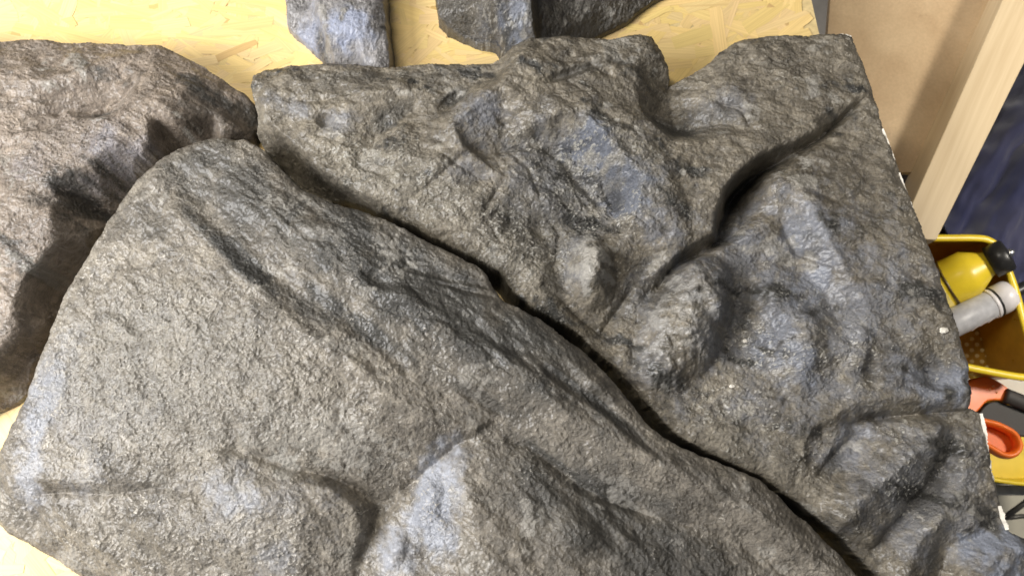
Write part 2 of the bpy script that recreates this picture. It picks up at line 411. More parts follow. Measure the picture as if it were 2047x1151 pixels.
linesB = [
    [(310, 365, 101), (370, 430, 110), (440, 505, 122), (540, 600, 136), (650, 690, 143), (780, 790, 140), (870, 835, 133), (945, 858, 126)],       # main ridge
    [(375, 385, 100), (430, 445, 107), (500, 520, 117), (590, 585, 124), (690, 640, 130), (800, 730, 131), (900, 795, 128), (1000, 830, 122)],       # dark valley
    [(440, 330, 105), (540, 420, 122), (640, 500, 130), (740, 560, 134), (850, 640, 138), (980, 730, 139), (1120, 810, 137), (1260, 890, 133), (1400, 960, 128), (1560, 1060, 120), (1700, 1180, 110)],
    [(430, 903, 117), (480, 905, 113), (540, 922, 109), (600, 940, 103), (660, 955, 98), (715, 985, 90), (760, 1012, 80)],   # crease left arm
    [(760, 1012, 80), (800, 985, 86), (850, 945, 95), (905, 895, 108), (950, 872, 116), (1010, 872, 120)],                 # crease right arm
    [(1010, 872, 120), (1060, 893, 119), (1110, 930, 117), (1160, 970, 115), (1230, 1003, 113), (1320, 1035, 111), (1420, 1060, 108), (1530, 1110, 105), (1640, 1200, 100)],
    [(912, 893, 116), (922, 940, 124), (938, 990, 130), (960, 1060, 134), (985, 1151, 136), (1000, 1250, 136)],            # ridge right of the blue facet
    [(760, 1012, 80), (745, 1060, 84), (725, 1110, 88), (710, 1160, 90), (690, 1240, 90)],                               # foot of the blue facet
    [(20, 990, 56), (90, 982, 64), (170, 988, 72), (240, 984, 80), (320, 970, 92), (390, 985, 100)],                    # low crease
    [(30, 955, 66), (100, 958, 76), (190, 965, 84), (280, 952, 92), (350, 925, 100), (430, 895, 112)],
    [(590, 958, 117), (660, 975, 116), (710, 1010, 108), (722, 1060, 104), (700, 1110, 103)],                             # rim of the brown dome
]
ptsB = [(180, 640, 90), (180, 760, 88), (260, 560, 100), (300, 700, 108), (300, 820, 104), (450, 700, 127), (450, 820, 120), (600, 850, 128), (720, 880, 121), (560, 760, 136),
        (120, 860, 76), (260, 480, 97), (330, 520, 108), (90, 900, 72), (240, 900, 92), (380, 600, 119),
        (1100, 1000, 127), (1060, 950, 124), (1200, 1080, 126), (1100, 1140, 132), (1350, 1160, 120),
        (460, 970, 119), (520, 1010, 122), (600, 1040, 124), (450, 1080, 112), (600, 1130, 112), (300, 1050, 96), (150, 1050, 70), (250, 1130, 66), (420, 1180, 84), (500, 900, 119),
        (1100, 720, 131), (900, 580, 125), (1250, 850, 128), (700, 470, 124), (560, 380, 113)]
rockB = rock('rock_slab', edgeB+botB, linesB, ptsB, M_B, seed=11, stain=.3, dust=.55, facet=1.3, sharp=.25, grain_dir=math.radians(-38), smooth_mm=3.0,
    bumps=[(760, 566, 46, 20, 30, -7), (640, 462, 60, 26, 25, 5), (815, 600, 60, 22, 30, 5), (900, 560, 120, 12, 12, -4), (1030, 735, 90, 22, 38, 4), (960, 800, 70, 18, 28, -6),
           (1130, 770, 90, 14, 38, -5), (1220, 830, 110, 16, 42, -6), (1180, 760, 80, 16, 40, 4), (560, 1000, 90, 50, 20, 5), (855, 1000, 34, 70, 5, 9), (790, 1100, 26, 50, 20, 8), (1140, 1060, 80, 50, 40, 5)],
    cuts=[([(430, 900), (470, 898), (520, 915), (560, 935), (640, 948), (700, 972), (755, 1005)], 5, 7), ([(770, 1000), (820, 965), (880, 915), (930, 880)], 5, 4),
          ([(1000, 875), (1060, 895), (1130, 950), (1200, 995), (1300, 1030), (1400, 1055)], 5, 5), ([(10, 992), (90, 985), (200, 990), (300, 975), (400, 990)], 4, 4),
          ([(300, 862), (420, 850), (520, 842), (640, 838)], 5, 3), ([(850, 562), (900, 575), (960, 590), (1005, 600)], 4, 4), ([(1180, 780), (1240, 830), (1300, 900), (1330, 930)], 6, 4)],
    blue=[(150, 850, 190, 170, 0, .28), (500, 1020, 200, 100, 0, .28), (60, 800, 45, 160, 15, .75), (25, 950, 40, 70, 0, .6), (470, 985, 80, 60, 20, .62), (870, 1010, 60, 120, 8, 1.25), (790, 1110, 60, 60, 0, .8), (120, 700, 40, 90, 20, .3),
          (540, 1110, 60, 50, 0, .5), (300, 650, 50, 40, 0, .2)],
    stain_shade=[(850, 590, 560, 125, 33, .8), (480, 390, 240, 100, 35, .68), (1250, 1060, 360, 120, 30, .66), (470, 510, 190, 30, 42, .95), (720, 650, 200, 28, 36, .8), (1180, 800, 210, 18, 38, .85), (1160, 960, 190, 14, 35, .75), (860, 500, 90, 24, 28, .35), (1080, 680, 120, 30, 36, .4), (1420, 960, 130, 24, 34, .35), (300, 440, 70, 60, 40, .3), (1200, 1090, 120, 50, 20, .3), (640, 630, 130, 30, 32, .6), (762, 568, 50, 16, 28, .8), (960, 795, 110, 24, 30, .55), (1150, 775, 120, 14, 38, .5), (1260, 870, 110, 16, 42, .55),  # dark streaks; shade of the valley and right-facing band is painted in too
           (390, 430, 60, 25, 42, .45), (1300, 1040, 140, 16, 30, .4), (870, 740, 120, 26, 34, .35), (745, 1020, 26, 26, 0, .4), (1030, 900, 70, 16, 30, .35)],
    pale=[(330, 740, 330, 190, 15, .5), (640, 870, 200, 80, 10, .6), (566, 925, 34, 34, 0, .9), (1052, 1050, 20, 60, 0, .55), (1240, 965, 60, 20, 30, .5), (560, 410, 46, 22, 10, .5), (660, 470, 60, 20, 10, .45), (405, 985, 30, 20, 0, .3)],
    rough=[(330, 760, 380, 260, 10, 1.05), (600, 820, 220, 100, 20, .9), (400, 1080, 330, 90, 0, .8), (700, 880, 150, 70, 0, .45), (1000, 650, 420, 90, 32, .18), (560, 430, 220, 90, 30, .28), (1150, 1050, 200, 100, 0, .2), (860, 1030, 60, 90, 0, .7)])
tag(rockB, 'large grey olive rock slab filling the lower left, with a bright blue-grey facet', 'rock')

# --- rock C : the slab on the right
ocC = [(500, 172, 62), (505, 150, 62), (530, 137, 62), (580, 130, 64), (640, 127, 66), (700, 128, 68), (760, 134, 70), (810, 131, 72), (870, 127, 76), (930, 129, 80), (985, 124, 88),
       (1005, 108, 96), (1030, 90, 100), (1060, 76, 102), (1120, 73, 104), (1180, 75, 104), (1240, 74, 104), (1280, 67, 104), (1303, 70, 102), (1318, 92, 98), (1335, 128, 90), (1342, 158, 78), (1334, 176, 72),
       (1350, 166, 74), (1380, 150, 80), (1410, 132, 86), (1440, 105, 92), (1468, 84, 96), (1500, 74, 98), (1560, 70, 100), (1620, 68, 100), (1680, 67, 100), (1704, 72, 100),
       (1718, 105, 100), (1735, 150, 100), (1748, 195, 100), (1766, 250, 101), (1790, 315, 102), (1812, 375, 102), (1838, 440, 103), (1862, 500, 104), (1882, 555, 104), (1900, 610, 105), (1918, 665, 104), (1934, 725, 104), (1942, 775, 104), (1940, 815, 104),
       (1962, 824, 96), (1970, 870, 96), (1980, 920, 96), (1990, 970, 97), (2002, 1020, 98), (2020, 1062, 100), (2080, 1095, 104), (2160, 1140, 108), (2200, 1200, 108), (2150, 1320, 108), (1880, 1330, 95),
       (1840, 1270, 80), (1775, 1180, 84), (1722, 1120, 86), (1680, 1072, 88), (1640, 1040, 90), (1600, 1008, 92), (1562, 985, 94), (1528, 955, 95), (1480, 932, 94), (1420, 908, 95), (1368, 878, 96),
       (1345, 858, 96), (1318, 834, 94), (1289, 801, 92), (1254, 760, 91), (1225, 729, 91), (1185, 696, 91), (1150, 662, 90), (1100, 632, 90), (1060, 612, 90), (1036, 596, 90), (1018, 570, 90), (1000, 545, 90), (975, 528, 90),
       (930, 506, 88), (880, 480, 86), (825, 450, 82), (780, 428, 78), (738, 418, 52), (704, 408, 36), (662, 404, 22), (620, 392, 14), (588, 364, 12), (558, 334, 14), (532, 306, 22), (516, 276, 34), (514, 240, 50), (510, 205, 58)]
linC = [
    [(770, 412, 80), (715, 388, 76), (672, 362, 72), (634, 334, 68), (600, 300, 66), (566, 268, 66), (538, 240, 68)],
    [(520, 185, 70), (570, 205, 72), (640, 225, 72), (700, 215, 84), (750, 190, 90), (800, 176, 92), (835, 180, 88)],         # lit ridge of the shelf
    [(835, 196, 84), (790, 222, 74), (750, 250, 70), (725, 285, 70)],                                                      # shaded hollow
    [(1045, 110, 124), (1000, 165, 124), (950, 205, 120), (905, 250, 114), (925, 290, 110), (870, 330, 104), (790, 370, 92), (745, 392, 82)],  # long ridge
    [(985, 150, 92), (930, 180, 84), (885, 205, 82), (860, 240, 86), (850, 275, 90)],
    [(950, 300, 92), (1010, 288, 88), (1080, 272, 86), (1120, 300, 82), (1150, 345, 78), (1180, 378, 78), (1220, 402, 80)],           # foot of the blue face
    [(1085, 245, 118), (1125, 218, 126), (1180, 240, 134), (1240, 300, 136), (1290, 350, 134), (1340, 405, 130), (1350, 450, 122)],   # crest above the blue face
    [(1230, 150, 116), (1275, 200, 112), (1310, 240, 84), (1350, 262, 76), (1400, 250, 88)],                               # hollow below the notch
    [(1290, 235, 118), (1340, 280, 114), (1420, 280, 112), (1520, 260, 118), (1620, 240, 118), (1700, 200, 112)],
    [(1650, 255, 116), (1580, 290, 120), (1520, 312, 122), (1480, 340, 124), (1448, 380, 122), (1432, 420, 118), (1425, 465, 112), (1390, 488, 106), (1350, 512, 104), (1318, 545, 100)],  # lip of the crevice
    [(1655, 264, 100), (1590, 302, 90), (1535, 330, 74), (1490, 362, 52), (1462, 400, 44), (1450, 440, 52), (1440, 482, 66), (1400, 500, 76), (1360, 522, 82), (1325, 560, 84)],  # its floor
    [(1668, 275, 106), (1600, 318, 108), (1548, 350, 108), (1528, 385, 100), (1512, 430, 92), (1475, 480, 98), (1420, 508, 104), (1375, 530, 108)],  # far side
    [(1130, 600, 84), (1165, 632, 80), (1205, 655, 78), (1222, 690, 84)],
    [(1210, 655, 78), (1240, 615, 80), (1275, 565, 84), (1300, 520, 92)],
    [(1240, 735, 94), (1255, 680, 88), (1280, 620, 84), (1320, 565, 84)],
    [(1500, 470, 104), (1498, 540, 94), (1500, 620, 86), (1480, 700, 86), (1440, 770, 90), (1380, 830, 94)],
    [(1540, 370, 112), (1555, 430, 104), (1600, 520, 96), (1650, 590, 98)],
    [(1590, 360, 120), (1640, 440, 122), (1690, 540, 122), (1740, 620, 120)],
    [(1520, 640, 98), (1560, 600, 112), (1610, 640, 120), (1620, 720, 118), (1580, 790, 108)],
    [(1730, 838, 94), (1790, 832, 94), (1860, 826, 92), (1940, 820, 92)],
    [(1720, 800, 116), (1800, 795, 118), (1870, 800, 112), (1938, 806, 104)],
    [(1880, 850, 116), (1850, 890, 122), (1790, 940, 124), (1730, 990, 122), (1690, 1040, 116), (1680, 1080, 106)],
    [(1740, 860, 96), (1710, 900, 92), (1670, 940, 92), (1640, 990, 96)],
    [(1905, 850, 98), (1895, 920, 92), (1860, 980, 90), (1810, 1040, 90), (1760, 1100, 88), (1740, 1180, 84)],
    [(1930, 900, 108), (1920, 980, 112), (1880, 1030, 112), (1830, 1090, 108), (1810, 1160, 104)],
    [(1960, 1070, 96), (1900, 1090, 88), (1880, 1150, 84), (1870, 1220, 84)],
    [(2040, 1090, 116), (1990, 1110, 118), (1950, 1160, 118), (1950, 1230, 118)],
]
ptC = [(580, 165, 72), (680, 160, 76), (780, 150, 78), (880, 160, 82), (620, 270, 74), (680, 300, 76), (720, 350, 80), (860, 400, 92), (800, 300, 92), (1000, 350, 100), (1040, 420, 88), (960, 430, 96),
       (1090, 470, 84), (1000, 500, 96), (1080, 560, 96), (1100, 400, 92), (1130, 130, 118), (1200, 110, 114), (1090, 180, 120), (1180, 180, 122), (1270, 120, 110), (1450, 180, 106), (1560, 130, 110), (1640, 140, 110),
       (1400, 340, 118), (1380, 400, 118), (1340, 340, 124), (1260, 450, 112), (1380, 450, 114), (1250, 480, 104), (1480, 425, 66), (1680, 350, 114), (1720, 450, 116), (1780, 520, 114), (1840, 620, 112),
       (1700, 700, 112), (1800, 720, 112), (1860, 760, 106), (1650, 780, 108), (1500, 820, 100), (1420, 860, 100), (1560, 900, 102), (1620, 860, 106), (1600, 960, 98), (1640, 1010, 96), (1600, 330, 108), (1720, 260, 104)]
rockC = rock('rock_slab', ocC, linC, ptC, M_C, seed=31, facet=2.1, sharp=.2, stain=.9, grain_dir=math.radians(-15), smooth_mm=3.0,
    bumps=[(1185, 538, 58, 90, -8, 42), (1372, 645, 98, 172, 28, 52), (1480, 425, 18, 36, 20, 16), (1080, 440, 30, 50, 0, -8), (1020, 430, 50, 46, 0, -7), (1290, 300, 40, 60, -40, 5),
           (1165, 300, 30, 60, -35, -10), (1225, 370, 20, 50, -20, -9), (1150, 110, 50, 20, -20, -5), (1140, 150, 90, 14, -20, -7), (900, 190, 46, 24, -40, -10), (636, 218, 22, 18, 0, -9), (1595, 690, 60, 90, 15, 9),
           (1705, 690, 50, 60, 0, 10), (1740, 740, 22, 50, 0, -9), (1870, 740, 60, 40, 20, -8), (1640, 890, 30, 60, 20, -8), (1600, 540, 60, 50, 0, -6), (1480, 900, 80, 24, 30, 4), (780, 290, 60, 40, 30, 7), (1420, 210, 50, 40, 0, 6),
           (940, 355, 70, 26, -25, -5), (1280, 440, 60, 30, 20, 5), (1790, 830, 80, 12, 0, -8)],
    cuts=[([(950, 300), (1010, 290), (1075, 275), (1120, 300), (1150, 345), (1190, 385), (1225, 410)], 4, 6), ([(1740, 185), (1690, 232), (1650, 262), (1590, 300)], 4, 15), ([(1590, 300), (1540, 325), (1490, 360), (1460, 400), (1445, 440), (1443, 480)], 9, 14),
          ([(1700, 850), (1740, 838), (1800, 830), (1870, 824), (1945, 818)], 4, 9), ([(800, 395), (870, 350), (920, 310), (960, 295)], 4, 5), ([(1443, 485), (1400, 500), (1350, 530), (1300, 600)], 7, 12),
          ([(720, 285), (750, 245), (800, 210), (840, 188)], 7, 7), ([(880, 300), (930, 335), (1000, 345)], 3, 4), ([(1010, 290), (1060, 330), (1085, 400)], 3, 4), ([(1085, 400), (1120, 460), (1110, 530)], 4, 5), ([(690, 310), (760, 335), (840, 318)], 4, 4),
          ([(600, 240), (690, 272), (745, 262)], 4, 5), ([(1000, 360), (965, 420), (1005, 485)], 4, 4), ([(1225, 400), (1290, 450), (1345, 470)], 3, 5), ([(1140, 225), (1195, 300), (1210, 375)], 4, 6), ([(1560, 430), (1600, 500), (1680, 540)], 5, 5), ([(1500, 780), (1600, 800), (1700, 790)], 5, 4),
          ([(1840, 700), (1870, 760), (1930, 770)], 4, 5), ([(1420, 190), (1480, 215), (1500, 260)], 3, 3), ([(1100, 120), (1180, 130), (1230, 160)], 4, 4), ([(540, 170), (620, 180), (700, 165)], 3, 3), ([(1620, 900), (1560, 860), (1480, 850)], 4, 3), ([(1120, 590), (1160, 625), (1205, 660), (1235, 620), (1280, 550)], 5, 7), ([(1640, 960), (1680, 905), (1730, 860)], 6, 7), ([(1750, 1110), (1810, 1045), (1870, 975), (1895, 900)], 7, 9)],
    blue=[(1590, 620, 330, 270, 0, .58), (1150, 350, 250, 150, 20, .46), (1850, 980, 210, 180, 0, .5), (1180, 300, 75, 70, 40, 1.0), (1260, 380, 110, 70, 40, .9), (950, 230, 60, 50, -30, .55), (570, 190, 70, 26, 20, .5), (670, 225, 60, 40, 0, .5), (930, 330, 60, 40, -20, .4), (1330, 470, 70, 40, 20, .5),
          (1300, 690, 60, 100, 20, .45), (1600, 450, 90, 60, 30, .7), (1620, 560, 80, 60, 0, .8), (1580, 700, 100, 120, 20, .8), (1720, 660, 70, 70, 0, .6), (1880, 770, 80, 70, 0, .85), (1700, 880, 90, 70, -30, .6),
          (1900, 960, 80, 120, 20, .5), (1990, 1110, 90, 60, 0, 1.1), (1150, 520, 40, 80, 0, .5), (1440, 210, 80, 60, 0, .35), (1640, 780, 120, 60, 0, .5), (1840, 1050, 90, 70, 0, .5)],
    stain_shade=[(1060, 430, 130, 120, 0, .38), (1320, 560, 70, 130, 30, .35), (750, 145, 280, 40, 0, .3), (1480, 600, 70, 160, 0, .35), (1400, 240, 140, 60, 0, .35), (1700, 1060, 160, 70, -30, .35), (640, 350, 120, 40, 38, .3), (1170, 335, 75, 16, 42, .6), (1235, 385, 16, 40, -10, .5), (905, 178, 50, 24, -30, .7), (770, 215, 80, 26, -35, .6), (1340, 240, 80, 36, 20, .75), (1150, 150, 90, 16, -20, .5), (1050, 440, 90, 70, 0, .5), (1110, 560, 40, 60, 0, .45), (1250, 600, 40, 70, 25, .4),  # stains, plus painted shade in hollows, crevice and right of the bulges
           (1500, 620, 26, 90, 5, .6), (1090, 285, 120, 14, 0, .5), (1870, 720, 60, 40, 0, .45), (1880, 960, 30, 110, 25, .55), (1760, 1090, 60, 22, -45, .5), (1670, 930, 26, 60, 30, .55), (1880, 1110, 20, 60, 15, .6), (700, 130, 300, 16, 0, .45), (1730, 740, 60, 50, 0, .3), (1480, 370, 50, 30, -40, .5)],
    pale=[(1272, 268, 14, 9, 20, 1.3), (1214, 216, 12, 8, 0, 1.2), (1312, 322, 16, 8, 10, 1.1), (1360, 350, 12, 8, 0, .9), (1230, 250, 10, 6, 0, .9), (1360, 640, 75, 120, 25, .56), (1190, 530, 50, 74, -8, .75), (1800, 930, 60, 80, -30, .35),
          (1330, 640, 40, 50, 0, .4), (800, 170, 30, 10, 0, .6), (560, 165, 24, 10, 10, .7)],
    rough=[(800, 350, 260, 100, 25, .85), (1050, 480, 160, 120, 0, .9), (1180, 350, 190, 130, 20, 1.1), (1500, 250, 220, 120, 0, .35), (1700, 420, 140, 160, 0, .25), (1150, 130, 150, 60, 0, .4), (1600, 700, 250, 150, 0, .65), (1500, 880, 220, 80, 30, .7), (1850, 950, 120, 140, 0, .7)])
tag(rockC, 'grey brown rock slab on the right with a deep crevice and two round bulges', 'rock')

# --- rock A : upper left
ocA = [(-260, 70, 60), (-100, 76, 62), (0, 83, 62), (70, 80, 62), (150, 86, 62), (230, 88, 64), (310, 92, 66), (350, 105, 66), (400, 130, 64), (450, 163, 58), (490, 190, 50), (508, 208, 44), (514, 235, 34), (516, 262, 22), (512, 292, 10),
       (450, 310, 4), (380, 330, 4), (300, 370, 4), (240, 450, 4), (190, 530, 4), (140, 620, 4), (100, 700, 4), (60, 790, 4), (25, 815, 4), (-20, 830, 4), (-120, 900, 4), (-300, 950, 4)]
linA = [
    [(310, 96, 76), (302, 150, 98), (298, 220, 112), (292, 290, 108), (282, 340, 98)],
    [(282, 345, 100), (240, 395, 96), (180, 440, 98), (110, 480, 100), (60, 545, 96), (40, 610, 92), (30, 670, 86), (-10, 730, 80), (-80, 800, 70)],   # lip above the dark gap
    [(292, 372, 52), (232, 435, 38), (172, 512, 28), (122, 590, 22), (90, 690, 28), (40, 770, 24), (-40, 830, 20)],
    [(495, 262, 48), (430, 268, 72), (360, 286, 91), (310, 326, 93)],
    [(0, 235, 86), (60, 208, 84), (120, 200, 82), (170, 192, 78), (225, 175, 78), (262, 148, 80)],
    [(130, 215, 74), (180, 222, 70), (230, 208, 74)],
    [(140, 240, 96), (200, 250, 104), (250, 215, 104), (280, 160, 98)],
    [(0, 165, 92), (80, 160, 96), (160, 140, 98), (240, 120, 90)],
]
ptA = [(0, 110, 80), (150, 110, 82), (60, 280, 98), (180, 320, 108), (100, 360, 106), (20, 400, 104), (-60, 500, 96), (240, 300, 114), (370, 180, 94), (430, 225, 74), (350, 250, 98), (-150, 300, 90), (-150, 700, 80)]
rockA = rock('rock_slab', ocA, linA, ptA, M_A, seed=57, grain_dir=math.radians(-25), smooth_mm=6.0, mid=.0045, sharp=.15,
    bumps=[(190, 205, 60, 22, -15, -10), (190, 238, 34, 12, 0, 7), (60, 240, 60, 14, -20, -7), (90, 390, 70, 30, 0, -6), (120, 430, 80, 24, -10, 6), (220, 300, 60, 40, 0, 5)],
    cuts=[([(110, 205), (170, 192), (225, 175), (265, 145)], 5, 9), ([(0, 245), (60, 210), (110, 200)], 5, 6), ([(60, 420), (110, 375), (170, 380)], 6, 4)],
    blue=[(220, 290, 90, 50, 0, .55), (60, 320, 60, 50, 0, .3), (200, 350, 60, 30, 0, .4)], stain_shade=[(180, 210, 60, 16, -10, .7), (80, 395, 90, 24, 0, .45), (400, 190, 90, 60, 40, .25)],  # dark ellipses paint the shade of the hollow and the right facet
    pale=[(190, 236, 30, 10, 0, .6), (120, 320, 60, 30, 0, .3)], rough=[(120, 300, 220, 150, 0, .9), (100, 480, 120, 80, 0, .9), (400, 200, 90, 90, 0, .25)])
tag(rockA, 'reddish brown faceted rock slab in the upper left corner with a small cave-like hollow', 'rock')

# --- the two small rocks standing further up the board
ocD = [(566, -60, 34), (570, 10, 36), (572, 50, 26), (600, 75, 18), (628, 104, 12), (650, 130, 12), (720, 150, 26), (778, 150, 44), (776, 100, 48), (772, 50, 50), (766, 10, 52), (762, -60, 52)]
rockD = rock('rock_fragment', ocD, [[(606, -50, 40), (620, 40, 40), (640, 90, 32), (652, 120, 24)], [(628, -50, 62), (640, 30, 62), (660, 90, 52), (680, 140, 44)], [(700, -60, 66), (712, 60, 64), (730, 140, 50)], [(750, -60, 60), (752, 60, 58), (758, 140, 48)]],
    [(585, 10, 38)], M_D, seed=71, smooth_mm=4, mid=.003, grain_dir=1.3, cuts=[([(604, -20), (622, 30), (632, 70), (650, 120)], 5, 6), ([(600, -50), (615, 10), (640, 60), (645, 110)], 4, 4)],
    blue=[(690, 20, 60, 60, 0, .9), (600, 20, 40, 80, 0, .7), (700, 100, 50, 40, 0, .3)], stain_shade=[(620, 50, 14, 70, -12, .6), (757, 12, 26, 8, 0, .9), (700, 130, 60, 14, 0, .5)], rough=[(620, 50, 30, 80, 0, 1.0), (700, 60, 50, 80, 0, .35)], grain_default=.4)
tag(rockD, 'small glossy blue-grey rock piece at the top edge, left of the dark one', 'rock')
ocE = [(862, -60, 40), (874, 0, 40), (878, 30, 36), (895, 55, 28), (935, 78, 20), (962, 90, 18), (990, 98, 16), (1004, 116, 16), (1020, 130, 18), (1060, 120, 40), (1120, 110, 40), (1150, 92, 20), (1200, 70, 14), (1250, 45, 14), (1300, 5, 14), (1370, -30, 14), (1400, -80, 14)]
rockE = rock('rock_fragment', ocE, [[(975, -60, 90), (985, 10, 86), (1000, 60, 66), (1015, 105, 40)], [(1060, -60, 96), (1062, 10, 90), (1066, 60, 74), (1068, 100, 60)], [(1072, -60, 70), (1076, 10, 64), (1080, 60, 52), (1085, 100, 44)], [(930, -50, 60), (940, 20, 56), (970, 70, 40)]],
    [(1200, 0, 40), (1150, 50, 34)], M_E, seed=91, smooth_mm=3.5, mid=.003, grain_dir=1.2, cuts=[([(960, -30), (985, 20), (1000, 70)], 5, 5)],
    blue=[(1030, 20, 46, 60, 0, 1.1), (960, 10, 26, 50, 0, .4), (1030, 100, 20, 30, 0, .4)], stain_shade=[(1180, 20, 110, 60, -20, .35), (990, 40, 18, 60, -10, .5)], rough=[(970, 20, 60, 80, 0, 1.0), (1180, 20, 110, 70, 0, .15)], grain_default=.4)
tag(rockE, 'small dark glossy rock piece with one pale blue ridge at the top edge', 'rock')

# ------------------------------------------------------------------ plaster edge and chips
M_pl = simple('bare_plaster', (.72, .68, .60), .8, noise=.12, scale=120, bump=.5)
def plaster_ribbon(points, parent, surf, wmax, seed):
    rnd = random.Random(seed); bm = bmesh.new()
    path = catmull([at3(p[0], p[1], p[2]/1000+.003) for p in points], 14)
    prev = None
    for i, p in enumerate(path):
        t = (path[min(i+1, len(path)-1)]-path[max(i-1, 0)]); t.z = 0; t.normalize(); n = Vector((t.y, -t.x, 0))
        if n.x < 0: n = -n
        wd = wmax*(.35+.65*rnd.random())*math.sin(math.pi*min(max(i/(len(path)-1), .02), .98))**.5
        q = p+t*rnd.uniform(-.0006, .0006)+Vector((0, 0, .001))
        dn = -.003 if wmax < .002 else 0
        q = q+Vector((0, 0, dn))
        ring = [bm.verts.new(q+n*(-.002)+Vector((0, 0, .0000))), bm.verts.new(q+n*wd*.5+Vector((0, 0, .001+rnd.random()*.001))), bm.verts.new(q+n*wd+Vector((0, 0, -.002))), bm.verts.new(q+n*wd*.8+Vector((0, 0, -.014))), bm.verts.new(q-n*.002+Vector((0, 0, -.014)))]
        if prev:
            for k in range(5): bm.faces.new((prev[k], prev[(k+1) % 5], ring[(k+1) % 5], ring[k]))
        else: bm.faces.new(ring)
        prev = ring
    bm.faces.new(prev[::-1])
    o = bm_obj('plaster_edge', bm, M_pl)
    o.parent = parent; o.matrix_parent_inverse = Matrix.Translation(parent.location).inverted()
    return o
plaster_ribbon([(1962, 826, 92), (1968, 860, 92), (1970, 885, 92), (1976, 915, 92)], rockC, None, .0045, 3)
plaster_ribbon([(1979, 920, 92), (1976, 935, 92), (1982, 955, 92), (1985, 968, 92)], rockC, None, .0055, 4)
plaster_ribbon([(1998, 1010, 94), (2004, 1034, 95), (2014, 1058, 96)], rockC, None, .006, 5)
plaster_ribbon([(1766, 256, 98), (1778, 288, 98), (1790, 320, 99)], rockC, None, .0012, 6)
plaster_ribbon([(1800, 345, 99), (1812, 380, 99), (1826, 415, 100)], rockC, None, .0014, 7)
plaster_ribbon([(1680, 69, 98), (1692, 69, 98), (1703, 72, 98)], rockC, None, .001, 8)
def chip(px, py, r, label, seed, surf):
    rnd = random.Random(seed); c = surf(px, py); bm = bmesh.new()
    bmesh.ops.create_icosphere(bm, subdivisions=2, radius=r)
    for v in bm.verts:
        v.co *= 1+rnd.uniform(-.28, .28); v.co.z *= .5; v.co.x *= 1.25
    o = bm_obj('plaster_chip', bm, M_pl); o.location = c+Vector((0, 0, r*.35))
    tag(o, label, 'plaster chip', 'loose plaster chips on the right slab')
sC = o_surf[rockC.name]
chip(1885, 660, .0042, 'white plaster chip near the straight right edge of the rock slab, the largest chip', 1, sC)
chip(1489, 681, .0026, 'tiny white plaster chip in the hollow right of the big round bulge', 2, sC)
chip(1463, 772, .0024, 'tiny white plaster chip on the rock slope below the big round bulge', 3, sC)

